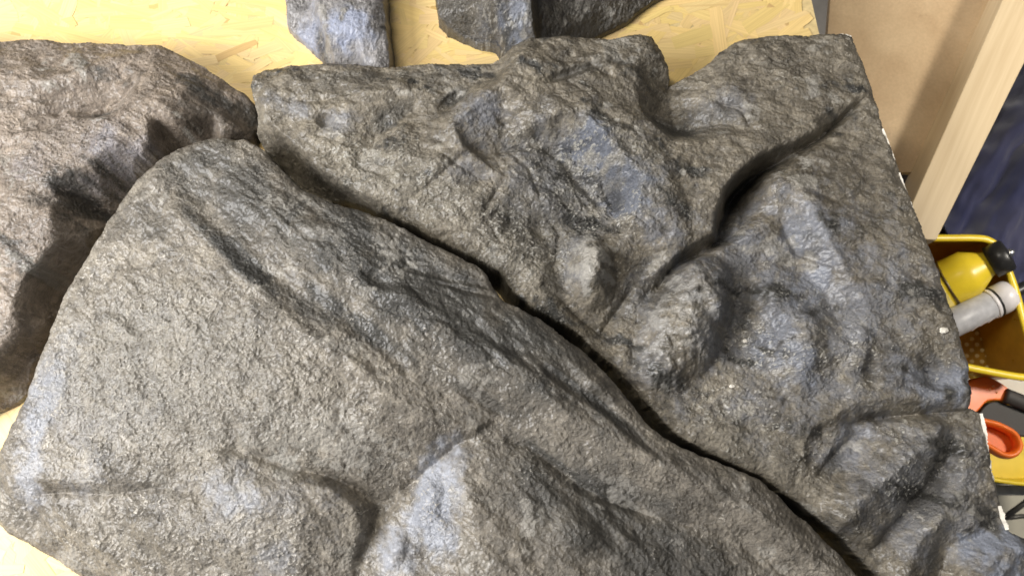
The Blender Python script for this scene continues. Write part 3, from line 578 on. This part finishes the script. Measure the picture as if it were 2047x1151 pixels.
# ------------------------------------------------------------------ chipboard (OSB)
def osb():
    rnd = random.Random(5)
    t = empty('chipboard_sheet', (0, 0, -.018))
    p = [at(1617, -30, 0), at(1655, 68, 0), at(1965, 1160, 0), at(2010, 1400, 0)]
    xr = lambda y: np.interp(y, [q[1] for q in p][::-1], [q[0] for q in p][::-1])
    # straight right side from the first visible point
    a = Vector(at(1622, 0, 0)); b = Vector(at(1655, 70, 0)); b2 = Vector(at(1885, 1151, 0)); d = (b2-a).normalized()
    top = a-d*.25; bot = a+d*1.25
    poly = [(-1.2, top.y), (top.x, top.y), (bot.x, bot.y), (-1.2, bot.y)]
    m, nt, bs = mat('chipboard_strands'); L = nt.links
    tc = nd(nt, 'ShaderNodeTexCoord')
    av = nd(nt, 'ShaderNodeAttribute', attribute_name='strand'); uv = nd(nt, 'ShaderNodeAttribute', attribute_name='along')
    mp = nd(nt, 'ShaderNodeMapping'); mp.inputs['Scale'].default_value = (9, 420, 1); L.new(uv.outputs['Vector'], mp.inputs[0])
    n = nd(nt, 'ShaderNodeTexNoise', in_Scale=1.0, in_Detail=4.0, in_Roughness=.6); L.new(mp.outputs[0], n.inputs['Vector'])
    g = ramp(nt, n.outputs[0], [(.25, (.84, .82, .78)), (.6, (1.05, 1.05, 1.05))])
    c = mixc(nt, 1.0, av.outputs['Color'], g, 'MULTIPLY'); L.new(c, bs.inputs['Base Color'])
    bs.inputs['Roughness'].default_value = .5
    bp = nd(nt, 'ShaderNodeBump', in_Strength=.25, in_Distance=.0006); L.new(n.outputs[0], bp.inputs['Height']); L.new(bp.outputs[0], bs.inputs['Normal'])
    core = simple('chipboard_core', (.66, .51, .25), .7, scale=90, noise=.12)
    bm = prism(poly, -.018, -.0002); c_ = bm_obj('core', bm, core, t)
    V = []; F = []; col = []; al = []
    def strand(x, y, L_, W_, ang, z):
        n0 = len(V); k = rnd.randint(3, 5)
        tone = rnd.random()
        base = np.array([.75, .555, .235])*(.90+.14*tone)
        if rnd.random() < .035: base = base*np.array([.78, .72, .62])
        base = base*np.array([1, 1+rnd.uniform(-.03, .02), 1+rnd.uniform(-.12, .14)])
        top_ = [(-L_/2+rnd.uniform(0, .25)*W_, W_/2*rnd.uniform(.7, 1))]+[(L_*(-.5+(j+1)/(k+1)), W_/2*rnd.uniform(.8, 1.05)) for j in range(k)]+[(L_/2-rnd.uniform(0, .6)*W_, W_/2*rnd.uniform(.6, 1))]
        bt = [(L_/2*rnd.uniform(.9, 1), -W_/2*rnd.uniform(.6, 1))]+[(L_*(.5-(j+1)/(k+1)), -W_/2*rnd.uniform(.8, 1.05)) for j in range(k)]+[(-L_/2*rnd.uniform(.9, 1), -W_/2*rnd.uniform(.7, 1))]
        ca, sa = math.cos(ang), math.sin(ang); tx, ty = rnd.uniform(-.004, .004), rnd.uniform(-.012, .012)
        sx, sy = rnd.random()*50, rnd.random()*50
        for (u, v) in top_+bt:
            V.append((x+u*ca-v*sa, y+u*sa+v*ca, z+.018+u*tx+v*ty)); col.append((*base, 1)); al.append((u+sx, v+sy, 0))
        F.append(tuple(range(n0, len(V)))[::-1])
    def inside(x, y, mgn):
        n_ = Vector((d.y, -d.x)); n_ = n_ if n_.x > 0 else -n_
        return (Vector((x, y))-a).dot(n_) < -mgn and y < top.y-mgn
    N = 11000
    for i in range(N):
        x = rnd.uniform(-1.15, .65); y = rnd.uniform(bot.y, top.y)
        # spend the strands where the board shows
        vis = (y > .18) or (x < -.42 and y < -.22)
        if not vis and rnd.random() < .8: continue
        L_ = rnd.uniform(.04, .13); W_ = rnd.uniform(.008, .026); ang = rnd.gauss(.15, .55) if rnd.random() < .75 else rnd.uniform(0, math.pi)
        e = abs(math.cos(ang))*L_/2+W_/2
        if not inside(x, y, .004): continue
        if not inside(x, y, e): L_ *= .4; e *= .5
        if not inside(x, y, e): continue
        strand(x, y, L_, W_, ang, rnd.uniform(.00015, .0013))
    o = mesh_obj('strand_face', V, F, m, smooth=False); me = o.data
    ca_ = me.color_attributes.new('strand', 'FLOAT_COLOR', 'POINT'); ca_.data.foreach_set('color', np.array(col, np.float32).ravel())
    aa = me.attributes.new('along', 'FLOAT_VECTOR', 'POINT'); aa.data.foreach_set('vector', np.array(al, np.float32).ravel())
    o.parent = t
    tag(t, 'pale yellow oriented strand board lying under all the rock pieces', 'chipboard')
osb()

# ------------------------------------------------------------------ right side : panel, rail, cloth, floor
M_floor = simple('grey_concrete', (.33, .31, .29), .8, noise=.15, scale=12, bump=.2)
fl = mesh_obj('floor', [(-5, -5, -.95), (5, -5, -.95), (5, 5, -.95), (-5, 5, -.95)], [(0, 1, 2, 3)], M_floor, smooth=False); tag(fl, kind='structure')

def mdf():
    t = empty('fibreboard_panel', at3(1760, 150, -.13))
    z = -.12
    pts = [(1664, -60), (1654, 65), (1612, 300), (1636, 344), (1826, 345), (1836, 338), (1842, 326), (1994, 0), (2022, -60)]
    m, nt, b = mat('tan_fibreboard'); L = nt.links; tc = nd(nt, 'ShaderNodeTexCoord')
    n = nd(nt, 'ShaderNodeTexNoise', in_Scale=9.0, in_Detail=7.0, in_Roughness=.65, in_Distortion=.4); L.new(tc.outputs['Object'], n.inputs['Vector'])
    n2 = nd(nt, 'ShaderNodeTexNoise', in_Scale=240.0, in_Detail=3.0); L.new(tc.outputs['Object'], n2.inputs['Vector'])
    c = mixc(nt, ramp(nt, n.outputs[0], [(.35, 0.), (.65, 1.)]), (.47, .33, .19), (.58, .43, .26))
    vo = nd(nt, 'ShaderNodeTexNoise', in_Scale=55.0, in_Detail=2.0, in_Distortion=1.0); mp = nd(nt, 'ShaderNodeMapping'); mp.inputs['Scale'].default_value = (1, .35, 1); mp.inputs['Rotation'].default_value = (0, 0, .7)
    L.new(tc.outputs['Object'], mp.inputs[0]); L.new(mp.outputs[0], vo.inputs['Vector'])
    c = mixc(nt, ramp(nt, vo.outputs[0], [(.70, 0.), (.78, .6)]), c, (.28, .18, .10))
    c = mixc(nt, 1.0, c, ramp(nt, n2.outputs[0], [(.3, .92), (.7, 1.04)]), 'MULTIPLY')
    L.new(c, b.inputs['Base Color']); b.inputs['Roughness'].default_value = .38
    o = bm_obj('fibreboard', prism([at(x, y, z) for x, y in pts], z-.012, z), m, t, bevel=.0015)
    tag(t, 'smooth tan fibreboard panel beside the board in the upper right, left of the pine rail', 'panel')
mdf()
def pine():
    zt = -.045
    m, nt, b = mat('pale_pine'); L = nt.links; tc = nd(nt, 'ShaderNodeTexCoord')
    p0 = Vector(at(2005, 0, zt)); p1 = Vector(at(1821, 412, zt)); ang = math.atan2((p0-p1).y, (p0-p1).x)
    mp = nd(nt, 'ShaderNodeMapping'); mp.inputs['Rotation'].default_value = (0, 0, -ang); mp.vector_type = 'POINT'; L.new(tc.outputs['Object'], mp.inputs[0])
    mp2 = nd(nt, 'ShaderNodeMapping'); mp2.inputs['Scale'].default_value = (3, 70, 70); L.new(mp.outputs[0], mp2.inputs[0])
    n = nd(nt, 'ShaderNodeTexNoise', in_Scale=1.0, in_Detail=5.0, in_Roughness=.6, in_Distortion=.3); L.new(mp2.outputs[0], n.inputs['Vector'])
    c = mixc(nt, ramp(nt, n.outputs[0], [(.35, 0.), (.65, 1.)]), (.58, .44, .26), (.68, .54, .34)); L.new(c, b.inputs['Base Color'])
    b.inputs['Roughness'].default_value = .5
    bp = nd(nt, 'ShaderNodeBump', in_Strength=.15, in_Distance=.0006); L.new(n.outputs[0], bp.inputs['Height']); L.new(bp.outputs[0], b.inputs['Normal'])
    poly = [at(x, y, zt) for x, y in [(2032, -60), (2005, 0), (1821, 412), (1792, 476), (1872, 480), (1902, 420), (2011, 200), (2047, 128), (2130, -60)]]
    bm = prism(poly, zt-.085, zt)
    o = bm_obj('pine_rail', bm, m, bevel=.002)
    c0 = Vector((*at(1930, 300, zt), zt-.085)); 
    for v in o.data.vertices: v.co -= c0
    o.location = c0
    tag(o, 'long pale planed pine rail running diagonally in the upper right beside the blue cloth', 'wooden rail')
pine()

# cloth heap (dark navy)
def cloth():
    m, nt, b = mat('navy_cloth'); L = nt.links; tc = nd(nt, 'ShaderNodeTexCoord')
    n = nd(nt, 'ShaderNodeTexNoise', in_Scale=6.0, in_Detail=4.0); L.new(tc.outputs['Object'], n.inputs['Vector'])
    c = mixc(nt, ramp(nt, n.outputs[0], [(.35, 0.), (.65, 1.)]), (.012, .016, .065), (.045, .045, .085)); L.new(c, b.inputs['Base Color'])
    n2 = nd(nt, 'ShaderNodeTexNoise', in_Scale=700.0, in_Detail=2.0); L.new(tc.outputs['Object'], n2.inputs['Vector'])
    b.inputs['Roughness'].default_value = .85; b.inputs['Sheen Weight'].default_value = .4
    bp = nd(nt, 'ShaderNodeBump', in_Strength=.3, in_Distance=.0008); L.new(n2.outputs[0], bp.inputs['Height']); L.new(bp.outputs[0], b.inputs['Normal'])
    c0 = at3(2120, 330, -.45)
    N = 150; xs = np.linspace(-.24, .42, N); ys = np.linspace(-.30, .42, N); X, Y = np.meshgrid(xs, ys)
    # folds fan out from upper right to lower left
    ang = math.radians(58); U = X*math.cos(ang)+Y*math.sin(ang); W_ = -X*math.sin(ang)+Y*math.cos(ang)
    W2 = W_+.02*fbm(X*6, Y*6, 4, 3)+U*.10*np.sin(W_*12)
    Z = .030*np.abs(np.sin(W2*34+2.2*fbm(U*3, W_*5, 8, 3)))**.8+.03*fbm(X*5, Y*5, 21, 3)+.012*fbm(U*10, W_*50, 22, 3)
    edge = W_+.055*fbm(U*5, 0*U+1.3, 31, 3)
    Z = Z+.06*sstep(.14, -.08, edge)-.10*sstep(.115, .19, edge)
    keep = edge < .20
    idx = np.full(X.shape, -1); idx[keep] = np.arange(keep.sum())
    V = np.stack([X[keep], Y[keep], Z[keep]], 1)
    fm = keep[:-1, :-1] & keep[1:, :-1] & keep[:-1, 1:] & keep[1:, 1:]
    F = np.stack([idx[:-1, :-1][fm], idx[:-1, 1:][fm], idx[1:, 1:][fm], idx[1:, :-1][fm]], 1)
    o = mesh_obj('cloth', V.tolist(), F.tolist(), m); o.location = c0
    s = o.modifiers.new('thickness', 'SOLIDIFY'); s.thickness = .003; s.offset = -1
    tag(o, 'crumpled dark navy blue cloth lying beyond the pine rail at the right edge', 'cloth')
    M_crate = simple('dark_brown_box_board', (.075, .052, .042), .8, noise=.25, scale=16)
    t = bm_obj('cardboard_box', prism([at(*p, -.5) for p in [(1840, 420), (1850, 478), (2120, 500), (2190, 200), (2080, -80), (1990, 60)]], -.95, -.5), M_crate, bevel=.004)
    tag(t, 'dark brown box standing in shade under the navy blue cloth', 'box')
cloth()

# ------------------------------------------------------------------ tool tray with bottle and cartridge
M_yel = simple('yellow_plastic', (.84, .62, .03), .32, noise=.05, scale=30)
M_yeltr = simple('translucent_amber_plastic', (.50, .27, .03), .30, noise=.12, scale=25, Transmission_Weight=.12)
M_black = simple('black_plastic', (.018, .017, .016), .35, noise=.2, scale=60)
M_dkrub = simple('dark_grey_rubber', (.045, .040, .036), .6, noise=.2, scale=60)
M_white = simple('white_plastic', (.72, .69, .70), .35, noise=.05, scale=50)
M_greyt = simple('grey_cartridge_tube', (.46, .46, .48), .42, noise=.10, scale=90, bump=.1)
M_orange = simple('orange_plastic', (.92, .19, .02), .32, noise=.06, scale=40)
M_metal = simple('brushed_grey_metal', (.42, .41, .38), .38, metal=.75, noise=.1, scale=80)
M_silver = simple('bright_metal', (.7, .7, .7), .25, metal=1, noise=.05)

def tray():
    zr = -.27; zb = -.40
    t = empty('tool_tray', at3(1960, 620, zb))
    rim_px = [(1780, 477), (1880, 476), (1950, 476), (1978, 481), (1998, 498), (2012, 530), (2030, 580), (2046, 640), (2062, 700), (2068, 735), (2058, 752), (2030, 752), (1940, 735), (1860, 718), (1790, 700), (1765, 660), (1762, 520)]
    path = [at3(x, y, zr) for x, y in rim_px]
    path = catmull(path, 6, True)
    bm = tube(path, .0062, .0045, 12, True)
    bm_obj('rim', bm, M_yel, t, smooth=True)
    # wall
    cen = sum(path, Vector())/len(path)
    bm = bmesh.new(); n = len(path); th = .0025
    rings = []
    for k, (zz, f) in enumerate(((zr, .985), (zr-.03, .975), (zb+.012, .93), (zb, .90), (zb-.004, .90), (zb+.012, .945), (zr-.03, .99), (zr, 1.0))):
        rings.append([bm.verts.new(Vector((cen.x+(p.x-cen.x)*f, cen.y+(p.y-cen.y)*f, zz))) for p in path])
    for r0, r1 in zip(rings, rings[1:]):
        for k in range(n): bm.faces.new((r0[k], r0[(k+1) % n], r1[(k+1) % n], r1[k]))
    bm_obj('wall', bm, M_yeltr, t, smooth=True)
    # floor with a grid of raised round studs
    poly = [(cen.x+(p.x-cen.x)*.905, cen.y+(p.y-cen.y)*.905) for p in path]
    bm_obj('base', prism(poly, zb-.003, zb+.001), M_yeltr, t)
    M_hole = simple('pale_amber_studs', (.80, .66, .32), .35, noise=.05)
    bm = bmesh.new()
    u = Vector((*at(1942, 654, zb), zb)); du = at3(1951, 665, zb)-at3(1941, 654, zb); dv = at3(1952, 676, zb)-at3(1962, 665, zb)
    o0 = at3(1962, 655, zb)
    for i in range(5):
        for j in range(5):
            c = o0+du*i*1.02+dv*j*1.02
            if (i, j) in ((4, 0), (0, 4)): continue
            lathe([(0, .0036), (.0022, .0036), (.003, .0026)], c+Vector((0, 0, .001)), (0, 0, 1), 14, bm)
    bm_obj('stud_grid', bm, M_hole, t, smooth=False)
    # ribs in the tray
    for (a, b_) in (((1992, 640), (2018, 728)), ((2014, 632), (2040, 728))):
        p, q = at3(*a, zb), at3(*b_, zb); d = (q-p).normalized(); s = Vector((d.y, -d.x, 0))*.002
        bm_obj('rib', prism([(p+s)[:2], (q+s)[:2], (q-s)[:2], (p-s)[:2]], zb+.001, zb+.03), M_yeltr, t, bevel=.0008)
    tag(t, 'yellow plastic tool tray with rounded rim, holding the bottle and the cartridge', 'tray')
tray()

def bottle():
    zc = -.30; a = at3(1868, 578, zc-.015); b = at3(1982, 524, zc+.038)
    ax = (b-a).normalized(); Lb = (b-a).length
    t = empty('squeeze_bottle', a-Vector((0, 0, .036)))
    r = .041
    prof = [(-.05, r*.9), (-.046, r), (.02, r), (.030, r), (.040, r*.99), (.062, r*.97), (Lb*.72, r*.84), (Lb*.84, r*.66), (Lb*.92, r*.54), (Lb, r*.50)]
    bm_obj('body', lathe(prof, a, ax, 48), M_yel, t, smooth=True)
    bm_obj('label_band', lathe([(.022, r+.0004), (.0222, r+.0012), (.0262, r+.0012), (.0264, r+.0004)], a, ax, 48), simple('brown_stripe', (.10, .06, .01), .4), t, smooth=True)
    bm_obj('lower_label', lathe([(-.042, r+.0003), (-.0418, r+.0008), (.0165, r+.0008), (.0167, r+.0003)], a, ax, 48), simple('pale_yellow_label', (.74, .60, .20), .45, noise=.15, scale=35), t, smooth=True)
    bm_obj('cap', lathe([(0, .020), (.002, .028), (.030, .028), (.033, .024), (.035, .010)], b-ax*.004, ax, 40), M_black, t, smooth=True)
    tip = b+ax*.028
    bm_obj('spout', lathe([(0, .008), (.006, .007), (.010, .004), (.011, .002)], tip, (ax+Vector((0, .25, .3))).normalized(), 20), M_silver, t, smooth=True)
    tag(t, 'yellow squeeze bottle with a black screw cap and dark stripe, lying in the tool tray', 'bottle')
bottle()
def cartridge():
    zc = -.285; a = at3(1860, 668, zc-.015); b = at3(2010, 593, zc)
    ax = (b-a).normalized(); Lb = (b-a).length; r = .0245
    t = empty('sealant_cartridge', a-Vector((0, 0, r)))
    bm_obj('tube', lathe([(-.03, r), (Lb-.030, r), (Lb-.0295, r-.001)], a, ax, 48), M_greyt, t, smooth=True)
    bm_obj('collar', lathe([(Lb-.030, r+.001), (Lb-.029, r+.0018), (Lb-.024, r+.0018), (Lb-.0235, r+.001)], a, ax, 48), M_white, t, smooth=True)
    bm_obj('seal_ring', lathe([(Lb-.0237, r+.0008), (Lb-.0235, r+.0026), (Lb-.0203, r+.0026), (Lb-.0201, r+.0008)], a, ax, 48), M_black, t, smooth=True)
    bm_obj('shoulder', lathe([(Lb-.0205, r+.001), (Lb-.020, r+.0022), (Lb+.006, r+.0022), (Lb+.009, r), (Lb+.009, r-.004), (Lb+.004, r-.006), (Lb+.003, .010)], a, ax, 48), M_white, t, smooth=True)
    bm_obj('nozzle', lathe([(Lb+.002, .0125), (Lb+.020, .0115), (Lb+.05, .009), (Lb+.10, .005)], a, ax, 28), M_black, t, smooth=True)
    # printed dashes along the lower side of the tube
    side = ax.cross(Vector((0, 0, 1))).normalized()
    if side.y > 0: side = -side
    bm = bmesh.new(); M_dash = simple('pale_pink_print', (.85, .72, .66), .4)
    for k, tt in enumerate((.045, .060, .076, .092, .110)):
        ph = math.radians(20+8*(k % 2)); n = side*math.cos(ph)+Vector((0, 0, 1))*math.sin(ph); tg = n.cross(ax)
        c = a+ax*(tt+.02)+n*(r+.0006)
        dd = (ax*.6+tg*.5).normalized(); s = dd.cross(n)
        w_ = .0011; l_ = .006
        q = [c+dd*l_+s*w_*.4, c+dd*l_-s*w_*.4, c-dd*l_-s*w_, c-dd*l_+s*w_]
        lo = [bm.verts.new(v) for v in q]; hi = [bm.verts.new(v+n*.0006) for v in q]
        bm.faces.new(lo); bm.faces.new(hi[::-1])
        for i in range(4): bm.faces.new((lo[i], lo[(i+1) % 4], hi[(i+1) % 4], hi[i]))
    bm_obj('printed_marks', bm, M_dash, t)
    tag(t, 'grey and white sealant cartridge with a black nozzle lying in the tool tray', 'cartridge')
cartridge()

# ------------------------------------------------------------------ orange handled tool, white sheet, second tray, metal shelf
M_paper = simple('cream_board', (.72, .66, .55), .6, noise=.04)
o = bm_obj('white_sheet', prism([at(*p, -.415) for p in [(1948, 733), (2120, 775), (2140, 840), (1990, 800)]], -.421, -.415), M_paper, bevel=.001)
tag(o, 'cream white sheet poking out between the tool tray and the orange handled tool', 'sheet')
def tool():
    z = -.33
    t = empty('spring_clamp', at3(1990, 830, z-.05))
    up = [(1900, 795), (1938, 762), (1962, 753), (1985, 756), (2012, 772), (2032, 792), (2028, 806), (2002, 800), (1975, 802), (1955, 822), (1930, 838), (1895, 830)]
    bm = prism([at(x, y, z) for x, y in catmull2(up)], z-.028, z)
    bm_obj('handle', bm, M_orange, t, bevel=.005, seg=3)
    bm = bmesh.new()
    for (x, y) in ((1978, 778), (1992, 784), (1985, 772)):
        lathe([(0, .0028), (.0022, .0024), (.003, .001)], at3(x, y, z), (0, 0, 1), 3, bm)
    bm_obj('grip_marks', bm, simple('pale_orange', (.95, .50, .18), .3), t)
    # oval ring handle, a loop of thick orange plastic
    ring = [(1925, 838), (1968, 843), (1998, 852), (2024, 868), (2034, 892), (2022, 908), (2000, 908), (1965, 888), (1925, 870)]
    path = catmull([at3(x, y, z-.01) for x, y in ring], 8, True)
    bm_obj('ring_handle', tube(path, .006, .014, 14, True), M_orange, t, smooth=True)
    web = [at(x, y, 0) for x, y in ring]
    cx = sum((p for p in path), Vector())/len(path)
    bm_obj('ring_web', prism([(p.x, p.y) for p in path], z-.030, z-.024), simple('red_orange_plastic', (.80, .17, .02), .4), t)
    body = [(1955, 832), (1975, 806), (2000, 803), (2030, 812), (2060, 800), (2110, 810), (2110, 860), (2046, 872), (2020, 858), (1995, 848), (1965, 842)]
    bm_obj('jaw', prism([at(x, y, z-.004) for x, y in catmull2(body)], z-.045, z-.004), M_dkrub, t, bevel=.005)
    arm = [at3(2010, 790, z+.004), at3(2035, 800, z+.004), at3(2070, 815, z+.002), at3(2110, 830, z)]
    bm_obj('arm', tube(catmull(arm, 6), .013, .010, 16), M_dkrub, t, smooth=True)
    tag(t, 'hand clamp with bright orange handles and dark grey jaws beside the slab edge', 'clamp')
def catmull2(pts, n=4):
    return [(p.x, p.y) for p in catmull([Vector((x, y, 0)) for x, y in pts], n, True)]
tool()
def tray2():
    zb = -.48; zr = -.43
    t = empty('yellow_bin', at3(2020, 900, zb))
    rim_px = [(1900, 800), (1960, 770), (2080, 780), (2160, 800), (2160, 950), (2080, 966), (2010, 962), (1965, 948), (1930, 900), (1900, 850)]
    path = catmull([at3(x, y, zr) for x, y in rim_px], 6, True); cen = sum(path, Vector())/len(path); n = len(path)
    bm_obj('rim', tube(path, .004, .003, 10, True), M_yel, t, smooth=True)
    bm = bmesh.new(); rings = []
    for zz, f in ((zr, .99), (zb+.01, .93), (zb, .88), (zb-.003, .88), (zb+.01, .945), (zr, 1.0)):
        rings.append([bm.verts.new((cen.x+(p.x-cen.x)*f, cen.y+(p.y-cen.y)*f, zz)) for p in path])
    for r0, r1 in zip(rings, rings[1:]):
        for k in range(n): bm.faces.new((r0[k], r0[(k+1) % n], r1[(k+1) % n], r1[k]))
    bm_obj('wall', bm, M_yel, t, smooth=True)
    bm_obj('base', prism([(cen.x+(p.x-cen.x)*.885, cen.y+(p.y-cen.y)*.885) for p in path], zb-.003, zb+.001), M_yel, t)
    tag(t, 'shallow yellow plastic bin under the orange handled clamp at the right edge', 'bin')
tray2()
def trolley():
    z = -.50
    t = empty('metal_shelf', at3(2000, 850, z-.012))
    poly = [at(*p, z) for p in [(1850, 500), (2200, 500), (2230, 970), (1900, 966)]]
    bm_obj('shelf_top', prism(poly, z-.012, z), M_metal, t, bevel=.001)
    p0, p1 = at3(1890, 972, z), at3(2230, 976, z)
    bm_obj('front_lip', prism([at(*p, z+.006) for p in [(1890, 968), (2230, 972), (2230, 992), (1890, 988)]], z-.045, z+.006), M_metal, t, bevel=.002)
    bm_obj('brace', tube([at3(2008, 1034, z-.06), at3(2075, 985, z-.03)], .0055, .0055, 12), simple('dark_brace_metal', (.10, .095, .085), .4, metal=.6), t, smooth=True)
    bm_obj('brace', tube([at3(2005, 1035, z-.06), at3(2035, 1032, z-.06), at3(2100, 1026, z-.06)], .0045, .0045, 12), simple('dark_brace_metal', (.10, .095, .085), .4, metal=.6), t, smooth=True)
    tag(t, 'grey metal shelf with folded front lip and dark braces under the yellow trays', 'shelf')
    o = bm_obj('lower_board', prism([at(*p, -.8) for p in [(1840, 960), (2300, 960), (2300, 1300), (1840, 1300)]], -.83, -.8), simple('pale_greenish_board', (.55, .52, .42), .6, noise=.08, scale=20), bevel=.002)
    tag(o, 'pale cream board on the floor below the metal shelf, lower right corner', 'board')
trolley()
